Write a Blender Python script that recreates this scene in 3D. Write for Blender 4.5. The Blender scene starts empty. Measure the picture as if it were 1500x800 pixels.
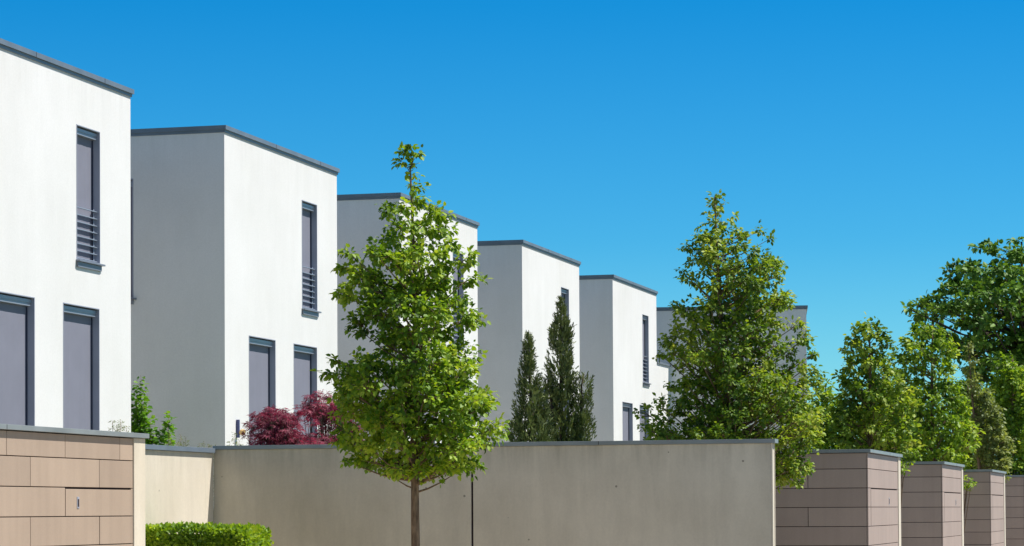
import bpy, math, random
import numpy as np
from mathutils import Vector, Matrix, noise

S = bpy.context.scene
COL = S.collection
EYE = 1.6
F, ROLL, PITCH, SH = 3906.67, 0.0057, 0.02738, 641.6
TH = 0.25825
R_ = Vector((math.sin(TH), math.cos(TH), 0))       # along the row of houses
L_ = Vector((-math.cos(TH), math.sin(TH), 0))      # away from the street
FAR1 = Vector((-5.706, 39.925, 0))
HW, GAP, TOP = 5.80, 3.92, 6.367 + EYE
PITCHY = HW + GAP

def ray(px, py):
    u2, v2 = px - 750, py - SH
    cr, sr = math.cos(ROLL), math.sin(ROLL)
    u, v = u2*cr - v2*sr, u2*sr + v2*cr
    z, x = -v/F, u/F
    c, s = math.cos(PITCH), math.sin(PITCH)
    return Vector((x, c - z*s, s + z*c))
def at(px, py, D):
    """world point seen at a place of the photograph, D metres ahead"""
    r = ray(px, py)
    p = r*(D/r.y)
    p.z += EYE
    return p

# ------------------------------------------------------------------ materials
def newmat(name):
    m = bpy.data.materials.new(name); m.use_nodes = True
    nt = m.node_tree; b = nt.nodes['Principled BSDF']
    return m, nt, b
def N(nt, t, **kw):
    n = nt.nodes.new(t)
    for k, v in kw.items():
        if k in n.inputs: n.inputs[k].default_value = v
        else: setattr(n, k, v)
    return n
def ramp(nt, src, stops):
    r = nt.nodes.new('ShaderNodeValToRGB')
    el = r.color_ramp.elements
    while len(el) < len(stops): el.new(0.5)
    for e, (p, c) in zip(el, stops): e.position = p; e.color = (*c, 1)
    nt.links.new(src, r.inputs[0]); return r
def mixc(nt, mode, fac, a, b):
    m = nt.nodes.new('ShaderNodeMix'); m.data_type = 'RGBA'; m.blend_type = mode
    for s, v in ((m.inputs[0], fac), (m.inputs[6], a), (m.inputs[7], b)):
        if hasattr(v, 'links') or hasattr(v, 'is_linked'): nt.links.new(v, s)
        else: s.default_value = v if not isinstance(v, tuple) else (*v, 1)
    return m.outputs[2]

def plaster(name, base, vary=.06, streak=.05, pits=0.0, warm=(1, 1, 1), bump=.12, stain=None):
    m, nt, b = newmat(name); L = nt.links.new
    g = N(nt, 'ShaderNodeNewGeometry')
    big = N(nt, 'ShaderNodeTexNoise', Scale=.55, Detail=6.0, Roughness=.6)
    L(g.outputs['Position'], big.inputs['Vector'])
    mp = N(nt, 'ShaderNodeMapping'); mp.inputs['Scale'].default_value = (2.6, 2.6, .42)
    L(g.outputs['Position'], mp.inputs['Vector'])
    st = N(nt, 'ShaderNodeTexNoise', Scale=1.0, Detail=7.0, Roughness=.72, Distortion=.35)
    L(mp.outputs[0], st.inputs['Vector'])
    fine = N(nt, 'ShaderNodeTexNoise', Scale=38.0, Detail=3.0, Roughness=.7)
    L(g.outputs['Position'], fine.inputs['Vector'])
    d = tuple(c*(1-2.2*vary)*w for c, w in zip(base, warm))
    c1 = ramp(nt, big.outputs[0], [(.3, d), (.68, base)])
    s1 = ramp(nt, st.outputs[0], [(.3, (1-3*streak,)*3), (.62, (1, 1, 1))])
    o = mixc(nt, 'MULTIPLY', 1.0, c1.outputs[0], s1.outputs[0])
    f1 = ramp(nt, fine.outputs[0], [(.3, (.93, .93, .93)), (.7, (1.0, 1.0, 1.0))])
    o = mixc(nt, 'MULTIPLY', 1.0, o, f1.outputs[0])
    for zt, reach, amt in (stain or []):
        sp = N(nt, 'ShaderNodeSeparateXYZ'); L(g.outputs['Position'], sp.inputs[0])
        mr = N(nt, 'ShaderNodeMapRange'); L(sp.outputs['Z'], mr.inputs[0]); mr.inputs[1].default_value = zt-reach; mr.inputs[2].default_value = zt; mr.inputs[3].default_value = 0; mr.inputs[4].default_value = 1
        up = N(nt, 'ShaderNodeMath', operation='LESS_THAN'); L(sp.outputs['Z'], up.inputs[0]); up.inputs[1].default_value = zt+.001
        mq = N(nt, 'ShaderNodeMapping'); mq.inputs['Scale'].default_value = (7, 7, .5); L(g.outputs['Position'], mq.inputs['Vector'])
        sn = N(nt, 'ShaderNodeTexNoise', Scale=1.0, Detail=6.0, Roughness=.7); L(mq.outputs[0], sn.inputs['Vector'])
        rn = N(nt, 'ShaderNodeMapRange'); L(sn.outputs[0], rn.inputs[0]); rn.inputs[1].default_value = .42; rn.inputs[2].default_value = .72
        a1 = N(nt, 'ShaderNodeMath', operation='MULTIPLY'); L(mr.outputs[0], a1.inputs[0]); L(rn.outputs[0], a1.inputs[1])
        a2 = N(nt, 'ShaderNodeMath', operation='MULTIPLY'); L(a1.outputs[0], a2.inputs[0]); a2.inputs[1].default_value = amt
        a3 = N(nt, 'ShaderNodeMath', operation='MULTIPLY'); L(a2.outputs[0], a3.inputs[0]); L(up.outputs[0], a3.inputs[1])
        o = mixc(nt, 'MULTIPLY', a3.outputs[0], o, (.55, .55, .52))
    if pits:
        v = N(nt, 'ShaderNodeTexVoronoi', Scale=3.6); L(g.outputs['Position'], v.inputs['Vector'])
        sz = N(nt, 'ShaderNodeTexNoise', Scale=1.7); L(g.outputs['Position'], sz.inputs['Vector'])
        th = N(nt, 'ShaderNodeMath', operation='MULTIPLY'); L(sz.outputs[0], th.inputs[0]); th.inputs[1].default_value = .085
        lt = N(nt, 'ShaderNodeMath', operation='LESS_THAN'); L(v.outputs['Distance'], lt.inputs[0]); L(th.outputs[0], lt.inputs[1])
        k = N(nt, 'ShaderNodeMath', operation='MULTIPLY'); L(lt.outputs[0], k.inputs[0]); k.inputs[1].default_value = pits
        o = mixc(nt, 'MIX', k.outputs[0], o, tuple(c*.35 for c in base))
    L(o, b.inputs['Base Color'])
    b.inputs['Roughness'].default_value = .92
    b.inputs['Specular IOR Level'].default_value = .2
    gr = N(nt, 'ShaderNodeTexNoise', Scale=140.0, Detail=2.0); L(g.outputs['Position'], gr.inputs['Vector'])
    ad = N(nt, 'ShaderNodeMath', operation='MULTIPLY_ADD'); L(big.outputs[0], ad.inputs[0]); ad.inputs[1].default_value = 3.0; L(gr.outputs[0], ad.inputs[2])
    bp = N(nt, 'ShaderNodeBump', Strength=bump, Distance=.012); L(ad.outputs[0], bp.inputs['Height']); L(bp.outputs[0], b.inputs['Normal'])
    return m

def metal(name, base, rough=.45, spec=.5, vary=.12, metallic=.0):
    m, nt, b = newmat(name); L = nt.links.new
    g = N(nt, 'ShaderNodeNewGeometry')
    n = N(nt, 'ShaderNodeTexNoise', Scale=3.0, Detail=5.0); L(g.outputs['Position'], n.inputs['Vector'])
    c = ramp(nt, n.outputs[0], [(.3, tuple(x*(1-vary) for x in base)), (.7, tuple(min(1, x*(1+vary)) for x in base))])
    L(c.outputs[0], b.inputs['Base Color'])
    r = N(nt, 'ShaderNodeMapRange'); L(n.outputs[0], r.inputs[0]); r.inputs[3].default_value = rough-.08; r.inputs[4].default_value = rough+.1
    L(r.outputs[0], b.inputs['Roughness']); b.inputs['Specular IOR Level'].default_value = spec
    b.inputs['Metallic'].default_value = metallic
    return m

def panelmat(name, base):
    m, nt, b = newmat(name); L = nt.links.new
    g = N(nt, 'ShaderNodeNewGeometry')
    n = N(nt, 'ShaderNodeTexNoise', Scale=1.4, Detail=6.0, Roughness=.6); L(g.outputs['Position'], n.inputs['Vector'])
    f = N(nt, 'ShaderNodeTexNoise', Scale=60.0, Detail=3.0); L(g.outputs['Position'], f.inputs['Vector'])
    c = ramp(nt, n.outputs[0], [(.28, tuple(x*.9 for x in base)), (.7, base)])
    w = ramp(nt, g.outputs['Random Per Island'], [(0, (.87, .86, .86)), (1, (1.04, 1.03, 1.02))])
    o = mixc(nt, 'MULTIPLY', 1.0, c.outputs[0], w.outputs[0])
    ff = ramp(nt, f.outputs[0], [(.3, (.95, .95, .95)), (.7, (1, 1, 1))])
    o = mixc(nt, 'MULTIPLY', 1.0, o, ff.outputs[0])
    mp = N(nt, 'ShaderNodeMapping'); mp.inputs['Scale'].default_value = (9, 9, .6); L(g.outputs['Position'], mp.inputs['Vector'])
    st = N(nt, 'ShaderNodeTexNoise', Scale=1.0, Detail=4.0); L(mp.outputs[0], st.inputs['Vector'])
    s1 = ramp(nt, st.outputs[0], [(.3, (.93, .93, .93)), (.6, (1, 1, 1))])
    o = mixc(nt, 'MULTIPLY', 1.0, o, s1.outputs[0])
    L(o, b.inputs['Base Color']); b.inputs['Roughness'].default_value = .62; b.inputs['Specular IOR Level'].default_value = .35
    return m

def leafmat(name, stops, trans=.45, tcol=(1.3, 1.2, .5), gloss=.10, patch=1.3):
    m, nt, b = newmat(name); L = nt.links.new
    nt.nodes.remove(b)
    out = nt.nodes['Material Output']
    g = N(nt, 'ShaderNodeNewGeometry')
    n = N(nt, 'ShaderNodeTexNoise', Scale=patch, Detail=2.0); L(g.outputs['Position'], n.inputs['Vector'])
    a = N(nt, 'ShaderNodeMath', operation='MULTIPLY_ADD'); L(n.outputs[0], a.inputs[0]); a.inputs[1].default_value = 1.5
    s = N(nt, 'ShaderNodeMath', operation='MULTIPLY_ADD'); L(g.outputs['Random Per Island'], s.inputs[0]); s.inputs[1].default_value = .55; s.inputs[2].default_value = -.52
    L(s.outputs[0], a.inputs[2])
    c = ramp(nt, a.outputs[0], stops)
    d = nt.nodes.new('ShaderNodeBsdfDiffuse'); L(c.outputs[0], d.inputs[0])
    t = nt.nodes.new('ShaderNodeBsdfTranslucent')
    tc = mixc(nt, 'MULTIPLY', 1.0, c.outputs[0], tcol); L(tc, t.inputs[0])
    mx = nt.nodes.new('ShaderNodeMixShader'); mx.inputs[0].default_value = trans; L(d.outputs[0], mx.inputs[1]); L(t.outputs[0], mx.inputs[2])
    gl = nt.nodes.new('ShaderNodeBsdfGlossy'); gl.inputs['Roughness'].default_value = .55; gl.inputs[0].default_value = (.8, .85, .8, 1)
    m2 = nt.nodes.new('ShaderNodeMixShader'); m2.inputs[0].default_value = gloss*.35; L(mx.outputs[0], m2.inputs[1]); L(gl.outputs[0], m2.inputs[2])
    L(m2.outputs[0], out.inputs[0])
    return m

def barkmat(name, c0, c1):
    m, nt, b = newmat(name); L = nt.links.new
    g = N(nt, 'ShaderNodeNewGeometry')
    mp = N(nt, 'ShaderNodeMapping'); mp.inputs['Scale'].default_value = (30, 30, 6); L(g.outputs['Position'], mp.inputs['Vector'])
    n = N(nt, 'ShaderNodeTexNoise', Scale=1.0, Detail=6.0, Roughness=.7); L(mp.outputs[0], n.inputs['Vector'])
    c = ramp(nt, n.outputs[0], [(.35, c0), (.65, c1)])
    L(c.outputs[0], b.inputs['Base Color']); b.inputs['Roughness'].default_value = .9
    bp = N(nt, 'ShaderNodeBump', Strength=.7, Distance=.01); L(n.outputs[0], bp.inputs['Height']); L(bp.outputs[0], b.inputs['Normal'])
    return m

M = dict(
    white=plaster('white_render', (.785, .78, .775), .035, .013, warm=(1, 1, .985), stain=[(7.87, .8, .16)]),
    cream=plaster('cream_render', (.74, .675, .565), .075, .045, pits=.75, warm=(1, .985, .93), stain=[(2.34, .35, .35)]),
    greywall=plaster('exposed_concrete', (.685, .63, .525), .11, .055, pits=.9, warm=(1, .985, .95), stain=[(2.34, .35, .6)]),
    coping=metal('zinc_coping', (.14, .175, .215), .42, .6),
    wallcap=metal('grey_wall_cap', (.215, .245, .255), .42, .6),
    frame=metal('blue_grey_aluminium', (.33, .35, .42), .4, .5, .06),
    darkframe=metal('dark_blue_aluminium', (.045, .05, .09), .4, .5, .06),
    sill=metal('grey_metal_sill', (.17, .19, .235), .4, .5, .06),
    blind=metal('grey_fabric_blind', (.205, .212, .265), .8, .2, .04),
    box=metal('shutter_box_aluminium', (.27, .31, .38), .35, .6, .05),
    panel=panelmat('taupe_fibre_cement', (.45, .35, .27)),
    panel2=panelmat('taupe_cladding_weathered', (.45, .35, .30)),
    joint=metal('dark_joint', (.03, .02, .025), .8, .2),
    lead=metal('roof_felt', (.18, .18, .18), .9, .1),
    leafA=leafmat('fresh_green_leaf', [(0, (.038, .09, .010)), (.41, (.138, .27, .016)), (.72, (.31, .45, .03)), (1, (.46, .55, .08))]),
    leafB=leafmat('mid_green_leaf', [(0, (.045, .10, .012)), (.42, (.125, .24, .02)), (.72, (.31, .42, .035)), (1, (.42, .48, .10))]),
    leafC=leafmat('olive_grey_leaf', [(0, (.12, .17, .055)), (.5, (.21, .27, .08)), (1, (.34, .39, .14))]),
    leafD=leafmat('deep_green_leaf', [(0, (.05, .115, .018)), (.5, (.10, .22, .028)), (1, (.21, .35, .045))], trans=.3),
    leafH=leafmat('hedge_leaf', [(0, (.08, .18, .012)), (.5, (.23, .39, .018)), (1, (.46, .58, .05))]),
    leafS=leafmat('shrub_leaf', [(0, (.05, .15, .015)), (.5, (.12, .29, .02)), (1, (.26, .42, .05))]),
    leafW=leafmat('weed_leaf', [(0, (.09, .13, .05)), (1, (.22, .27, .10))]),
    leafR=leafmat('dark_red_maple_leaf', [(0, (.12, .016, .04)), (.5, (.27, .04, .09)), (1, (.50, .14, .21))], tcol=(1.3, .6, .8), trans=.35),
    leafN=leafmat('cypress_spray', [(0, (.06, .08, .028)), (.5, (.125, .16, .05)), (1, (.25, .29, .09))], trans=.15, tcol=(1, 1, .6), gloss=.1, patch=4),
    bark=barkmat('grey_brown_bark', (.075, .048, .028), (.26, .18, .11)),
    barkd=barkmat('dark_bark', (.03, .022, .016), (.10, .075, .055)),
    lamp=metal('dark_blue_lamp_metal', (.05, .06, .16), .4, .5),
    amber=metal('amber_lamp_glass', (.55, .36, .14), .3, .5),
)
def ground_mat(name, a, b_, sc):
    m, nt, b = newmat(name); L = nt.links.new
    g = N(nt, 'ShaderNodeNewGeometry')
    n = N(nt, 'ShaderNodeTexNoise', Scale=sc, Detail=8.0, Roughness=.7); L(g.outputs['Position'], n.inputs['Vector'])
    c = ramp(nt, n.outputs[0], [(.35, a), (.65, b_)]); L(c.outputs[0], b.inputs['Base Color'])
    b.inputs['Roughness'].default_value = .95
    return m
M['earth'] = ground_mat('sandy_earth', (.19, .15, .10), (.28, .235, .17), .8)
M['lawn'] = ground_mat('lawn_green', (.05, .10, .02), (.10, .17, .04), 2.5)
M['paving'] = ground_mat('pale_paving', (.34, .30, .25), (.43, .39, .33), 2.0)
M['bounce'] = ground_mat('beige_bounce', (.36, .29, .21), (.50, .42, .31), 6.0)  # warm colour of the added ground sheet that reflects sun onto the wall
M['asphalt'] = ground_mat('asphalt', (.045, .045, .047), (.06, .06, .06), 9)

# ------------------------------------------------------------------ mesh helpers
class MB:
    def __init__(s): s.v = []; s.f = []; s.mi = []
    def quad(s, a, b, c, d, mi=0):
        n = len(s.v); s.v += [tuple(a), tuple(b), tuple(c), tuple(d)]; s.f.append((n, n+1, n+2, n+3)); s.mi.append(mi)
    def box(s, x0, x1, y0, y1, z0, z1, mi=0, bev=0.0):
        if x1 < x0: x0, x1 = x1, x0
        if y1 < y0: y0, y1 = y1, y0
        if z1 < z0: z0, z1 = z1, z0
        if not bev:
            n = len(s.v)
            s.v += [(x, y, z) for x in (x0, x1) for y in (y0, y1) for z in (z0, z1)]
            s.f += [tuple(n+i for i in q) for q in ((0,1,3,2),(4,6,7,5),(0,4,5,1),(2,3,7,6),(0,2,6,4),(1,5,7,3))]
            s.mi += [mi]*6
            return
        # chamfered box
        import bmesh
        bm = bmesh.new(); bmesh.ops.create_cube(bm, size=1)
        for v in bm.verts:
            v.co = ((x0+x1)/2 + v.co.x*(x1-x0), (y0+y1)/2 + v.co.y*(y1-y0), (z0+z1)/2 + v.co.z*(z1-z0))
        bmesh.ops.bevel(bm, geom=list(bm.edges), offset=bev, segments=2, affect='EDGES', profile=.6)
        bmesh.ops.recalc_face_normals(bm, faces=bm.faces)
        n = len(s.v); bm.verts.index_update()
        s.v += [tuple(v.co) for v in bm.verts]
        for f_ in bm.faces: s.f.append(tuple(n+v.index for v in f_.verts)); s.mi.append(mi)
        bm.free()
    def tube(s, pts, rads, k=7, mi=0):
        pts = [Vector(p) for p in pts]; n0 = len(s.v); up = Vector((.31, .17, .93)).normalized()
        for i, p in enumerate(pts):
            d = (pts[min(i+1, len(pts)-1)] - pts[max(i-1, 0)])
            d = d.normalized() if d.length > 1e-9 else Vector((0, 0, 1))
            a = d.cross(up)
            if a.length < .05: a = d.cross(Vector((1, 0, 0)))
            a.normalize(); b = d.cross(a)
            for j in range(k):
                t = 2*math.pi*j/k
                s.v.append(tuple(p + (a*math.cos(t) + b*math.sin(t))*rads[i]))
        for i in range(len(pts)-1):
            for j in range(k):
                j2 = (j+1) % k
                s.f.append((n0+i*k+j, n0+i*k+j2, n0+(i+1)*k+j2, n0+(i+1)*k+j)); s.mi.append(mi)
        s.f.append(tuple(n0+j for j in range(k))[::-1]); s.mi.append(mi)
        s.f.append(tuple(n0+(len(pts)-1)*k+j for j in range(k))); s.mi.append(mi)
    def build(s, name, mats, parent=None, smooth=False):
        me = bpy.data.meshes.new(name); me.from_pydata(s.v, [], s.f)
        if not isinstance(mats, (list, tuple)): mats = [mats]
        for m in mats: me.materials.append(m)
        me.polygons.foreach_set('material_index', s.mi)
        if smooth: me.polygons.foreach_set('use_smooth', [True]*len(s.f))
        me.update()
        o = bpy.data.objects.new(name, me); COL.objects.link(o)
        if parent: o.parent = parent
        return o

def tag(o, label=None, cat=None, group=None, kind=None):
    for k, v in (('label', label), ('category', cat), ('group', group), ('kind', kind)):
        if v: o[k] = v
    return o
def empty(name, loc, rz=0.0):
    o = bpy.data.objects.new(name, None); o.empty_display_size = .3
    o.location = loc; o.rotation_euler = (0, 0, rz); COL.objects.link(o); return o
def copy_tree(o, parent=None):
    c = o.copy(); COL.objects.link(c); c.parent = parent
    for ch in list(o.children): copy_tree(ch, c)
    return c

# ------------------------------------------------------------------ ground
def sheet(name, pts, z, mat, label=None):
    b = MB(); b.f.append(tuple(range(len(pts)))); b.mi.append(0); b.v = [(x, y, z) for x, y in pts]
    o = b.build(name, mat); tag(o, kind='structure'); return o
sheet('ground', [(-900, -300), (900, -300), (900, 2000), (-900, 2000)], 0, M['earth'])
def along(p, a, c):                       # point p + a along the row + c towards the houses
    q = p + R_*a + L_*c; return (q.x, q.y)
P1 = Vector((4.634, 34.653, 0))           # street corner of the first clad enclosure on the right
sheet('lawn', [along(P1, -14, 3.4), along(P1, 62, 3.4), along(P1, 62, 9.0), along(P1, -14, 9.0)], .006, M['lawn'])
sheet('terrace', [along(P1, -30, 9.0), along(P1, 62, 9.0), along(P1, 62, 30), along(P1, -30, 30)], .005, M['paving'])
sheet('pavement', [along(P1, -60, -3), along(P1, 90, -3), along(P1, 90, 1.0), along(P1, -60, 1.0)], .010, M['paving'])
sheet('road', [along(P1, -60, -10), along(P1, 90, -10), along(P1, 90, -3.0), along(P1, -60, -3.0)], .006, M['asphalt'])

sheet('bounce_sheet', [along(P1, -16, 1.0), along(P1, -5.6, 1.0), along(P1, -5.6, 8.9), along(P1, -16, 8.9)], .012, M['bounce'])  # unseen sheet, added to bounce warm sunlight onto the long grey wall
# ------------------------------------------------------------------ houses
HD = 9.0                                  # depth of a house away from the street
ZW = TOP - .105                           # top of the rendered wall, below the coping
RV = .15                                  # depth of a window opening
OPEN = [  # t from the far corner, bottom, top, upper?
    (1.14, 1.97, 3.63+EYE, 5.57+EYE, True),
    (1.17, 2.43, .62+EYE, 2.98+EYE, False),
    (3.37, 4.68, .62+EYE, 2.98+EYE, False)]
SIDE = (1.61, 2.45, 3.565+EYE, 5.55+EYE)  # opening in the near side wall, metres from the street corner

def grid_face(b, us, vs, holes, pt, dpt):
    """rendered face with recessed openings; pt(u,v) on the face, dpt(u,v) at the back of an opening"""
    us = sorted(set(us)); vs = sorted(set(vs))
    for i in range(len(us)-1):
        for j in range(len(vs)-1):
            u0, u1, v0, v1 = us[i], us[i+1], vs[j], vs[j+1]
            uc, vc = (u0+u1)/2, (v0+v1)/2
            if any(h[0] < uc < h[1] and h[2] < vc < h[3] for h in holes):
                b.quad(dpt(u0, v0), dpt(u1, v0), dpt(u1, v1), dpt(u0, v1))
            else:
                b.quad(pt(u0, v0), pt(u1, v0), pt(u1, v1), pt(u0, v1))
    for h in holes:
        for a, c in (((h[0], h[2]), (h[1], h[2])), ((h[1], h[2]), (h[1], h[3])), ((h[1], h[3]), (h[0], h[3])), ((h[0], h[3]), (h[0], h[2]))):
            b.quad(pt(*a), pt(*c), dpt(*c), dpt(*a))

def make_window(parent, T, t0, t1, z0, z1, railing):
    """T maps (depth outwards, run, z) to house coordinates as an axis swap; run grows towards the camera"""
    def bx(b, d0, d1, r0, r1, za, zb, mi=0, bev=0.0):
        p, q = T(d0, r0, za), T(d1, r1, zb)
        b.box(p[0], q[0], p[1], q[1], za, zb, mi, bev)
    e = .014
    fr = MB()
    for r0, r1 in ((t0+.001, t0+e), (t1-e, t1-.001)): bx(fr, -RV+.002, .006, r0, r1, z0+.001, z1-.001)
    bx(fr, -RV+.002, .006, t0+e, t1-e, z1-e, z1-.001)
    bx(fr, -RV+.002, .006, t0+e, t1-e, z0+.001, z0+e)
    # slim dark outer lip
    w = fr.build('window', M['frame'], parent)
    for r0, r1 in ((t0+e+.001, t0+e+.009), (t1-e-.009, t1-e-.001)):
        g = MB(); bx(g, -RV+.02, -RV+.052, r0, r1, z0+e+.001, z1-e-.115); g.build('guide_rail', M['darkframe'], w)
    b = MB()
    bx(b, -.115, -.048, t0+e+.001, t1-e-.001, z1-.125, z1-.028, 0, .006)
    bx(b, -.044, -.038, t0+e+.001, t1-e-.001, z1-.080, z1-.034, 0)
    b.build('shutter_box', M['box'], w)
    bl = MB()
    # a gently wavy fabric blind
    n = 14; a0, a1 = t0+e+.011, t1-e-.011
    rr = random.Random(int(t0*100))
    off = [rr.uniform(-.0015, .0015) for _ in range(n+1)]
    for i in range(n):
        u0, u1 = a0+(a1-a0)*i/n, a0+(a1-a0)*(i+1)/n
        bl.quad(T(-RV+.034+off[i], u0, z0+e), T(-RV+.034+off[i+1], u1, z0+e), T(-RV+.034+off[i+1], u1, z1-.1), T(-RV+.034+off[i], u0, z1-.1))
    bl.build('blind', M['blind'], w, smooth=True)
    s = MB()
    bx(s, -.06, .065, t0-.055, t1+.025, z0-.028, z0-.002, 0, .004)
    bx(s, .003, .03, t0-.004, t1+.004, z0-.105, z0-.029, 0, .003)
    s.build('sill', M['sill'], w)
    if railing:
        r = MB()
        for k in range(8):
            z = z0 + .035 + .104*k
            bx(r, -.066, -.030, t0+e+.001, t1-e-.001, z-.006, z+.006, 0, .002)
        for u in (t0+e+.05, t1-e-.05):
            bx(r, -.0745, -.0662, u-.015, u+.015, z0+.0, z0+.80)
        r.build('railing', M['box'], w)
    return w

def make_house(side_window=True):
    root = empty('terraced_house', (0, 0, 0))
    b = MB()
    holes = [(-t1, -t0, z0, z1) for t0, t1, z0, z1, _ in OPEN]
    ys = [-HW, 0] + [h[i] for h in holes for i in (0, 1)]
    zs = [0, ZW] + [h[i] for h in holes for i in (2, 3)]
    grid_face(b, ys, zs, holes, lambda u, v: (0, u, v), lambda u, v: (-RV, u, v))
    if side_window:
        h2 = [(-SIDE[1], -SIDE[0], SIDE[2], SIDE[3])]
        grid_face(b, [-HD, 0, -SIDE[1], -SIDE[0]], [0, ZW, SIDE[2], SIDE[3]], h2,
                  lambda u, v: (u, -HW, v), lambda u, v: (u, -HW+RV, v))
    else:
        b.quad((-HD, -HW, 0), (0, -HW, 0), (0, -HW, ZW), (-HD, -HW, ZW))
    b.quad((0, 0, 0), (-HD, 0, 0), (-HD, 0, ZW), (0, 0, ZW))
    b.quad((-HD, 0, 0), (-HD, -HW, 0), (-HD, -HW, ZW), (-HD, 0, ZW))
    b.quad((0, -HW, ZW), (0, 0, ZW), (-HD, 0, ZW), (-HD, -HW, ZW))
    b.build('wall', M['white'], root)
    # metal edge strip closing the flat roof: fascia with a recessed drip edge beneath it
    c = MB(); o = .045
    def ring(d, z0, z1, w):
        c.box(-w, d, -HW-d, d, z0, z1)            # street edge
        c.box(-HD-d, -HD+w, -HW-d, d, z0, z1)
        c.box(-HD+w, -w, -w, d, z0, z1)
        c.box(-HD+w, -w, -HW-d, -HW+w, z0, z1)
    ring(o, TOP-.070, TOP, .30)
    ring(o*.45, TOP-.115, TOP-.0705, .003)
    cp = c.build('roof_coping', M['coping'], root)
    # joints between lengths of coping
    for y in (-1.05, -3.4):
        j = MB(); j.box(o+.001, o+.003, y-.004, y+.004, TOP-.069, TOP-.001); j.build('coping_joint', M['joint'], cp)
    r = MB(); r.box(-HD+.3, -.3, -HW+.3, -.3, ZW+.003, ZW+.05); r.build('flat_roof', M['lead'], root)
    Tf = lambda d, t, z: (d, -t, z)
    for t0, t1, z0, z1, up in OPEN: make_window(root, Tf, t0, t1, z0, z1, up)
    if side_window:
        Ts = lambda d, t, z: (-t, -HW-d, z)
        make_window(root, Ts, *SIDE, False)
    return root

house_labels = [
    'white flat roofed house nearest the camera, cut by the left edge of the picture',
    'white flat roofed house with a full grey side wall, behind the red maples',
    'white flat roofed house partly hidden by the round leafy street tree',
    'white flat roofed house standing directly behind the two dark cypresses',
    'white flat roofed house with a low side wing, left of the tall conical tree',
]
proto = make_house(True)
bare = None
for i in range(5):
    h = proto if i == 0 else copy_tree(proto)
    p = FAR1 + R_*(PITCHY*i)
    h.location = p; h.rotation_euler = (0, 0, -TH)
    tag(h, house_labels[i], 'house', 'row of white cube houses')
    if i == 4:
        wb = MB(); wt = 4.33 + EYE
        wb.box(-6, -.002, .003, 3.8, 0, wt-.06)
        wg = wb.build('side_wing', M['white'], h)
        wc = MB(); wc.box(-6, .035, .004, 3.84, wt-.059, wt); wc.build('wing_coping', M['coping'], wg)
# the last house stands turned across the end of the row
h6 = make_house(False)
c6 = at(1181, 447.5, 79.0); A6 = math.radians(5.5)
c6.z = 0
R6 = Vector((math.sin(A6), math.cos(A6), 0))
h6.location = c6 + R6*HW; h6.rotation_euler = (0, 0, -A6)
H6S = (at(1181, 447.5, 79.0).z)/TOP
h6.scale = (1, 1, H6S)
tag(h6, 'turned white house closing the far end of the row, behind the tall conical tree', 'house', 'row of white cube houses')
# small roof vents on the last house
for k, (px, hgt) in enumerate(((975, .10), (984, .13))):
    v = MB(); q = at(px, 452, 81.5)
    v.tube([(0, 0, 0), (0, 0, hgt*.7)], [.04, .04], 10); v.tube([(0, 0, hgt*.7+.001), (0, 0, hgt), (0, 0, hgt+.03)], [.08, .085, .03], 10)
    o = v.build('roof_vent', M['frame']); o.location = (q.x, q.y, c6.z + (ZW+.05)*H6S + .06)
    tag(o, ('left' if k == 0 else 'right') + ' one of two tiny roof vents on the far turned house', 'vent', 'roof vents')

# wall lantern on the second house
N_ = Vector((math.cos(TH), -math.sin(TH), 0))
lp = FAR1 + R_*PITCHY - R_*5.27
lan = empty('wall_lantern', lp + Vector((0, 0, 1.24+EYE)), -TH)
tag(lan, 'slim dark blue wall lantern with an amber lens beside the red maple', 'wall lamp')
b = MB(); b.box(.002, .05, -.028, .028, 0, .30, 0, .006); b.build('bracket', M['lamp'], lan)
b = MB(); b.tube([(.051, 0, .085), (.075, 0, .085), (.12, -.005, .10), (.14, -.01, .13)], [.02, .045, .05, .02], 10); b.build('lens', M['amber'], lan, smooth=True)

# ------------------------------------------------------------------ garden walls
CAPZ = .777 + EYE
bigR = Vector((2.86, 29.35, 0)); BIGLEN = 6.55; WT = .17
bigL = bigR + L_*BIGLEN
def local(root, loc, rz): root.location = loc; root.rotation_euler = (0, 0, rz)
# local frame: x towards the houses is -x, y along the row; camera-facing face is y=0
gw = empty('garden_wall', bigR, -TH)
tag(gw, 'long grey concrete garden wall behind the slender street tree, with a dark vertical joint', 'wall')
seam = 3.43
b = MB(); b.box(-seam+.012, -.012, 0, WT, 0, CAPZ-.046, 0, .006); b.box(-BIGLEN, -seam-.012, 0, WT, 0, CAPZ-.046, 0, .006)
b.build('wall_slab', M['greywall'], gw)
b = MB(); b.box(-seam-.0115, -seam+.0115, .02, WT-.02, 0, CAPZ-.047); b.build('joint_filler', M['joint'], gw)
b = MB(); b.box(-.011, 0, .028, WT-.028, 0, CAPZ-.047, 0, .002); b.box(-.0111, .006, .001, .020, 0, CAPZ-.047, 0); b.box(-.0111, .006, WT-.020, WT-.001, 0, CAPZ-.047, 0)
b.build('end_profile', M['cream'], gw)
b = MB(); b.box(-BIGLEN, .04, -.03, WT+.03, CAPZ-.045, CAPZ, 0, .003); cap = b.build('coping', M['wallcap'], gw)
for x in (-1.95, -4.9):
    b = MB(); b.box(x-.003, x+.003, -.0315, -.0302, CAPZ-.043, CAPZ-.002); b.build('coping_joint', M['joint'], cap)

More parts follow.
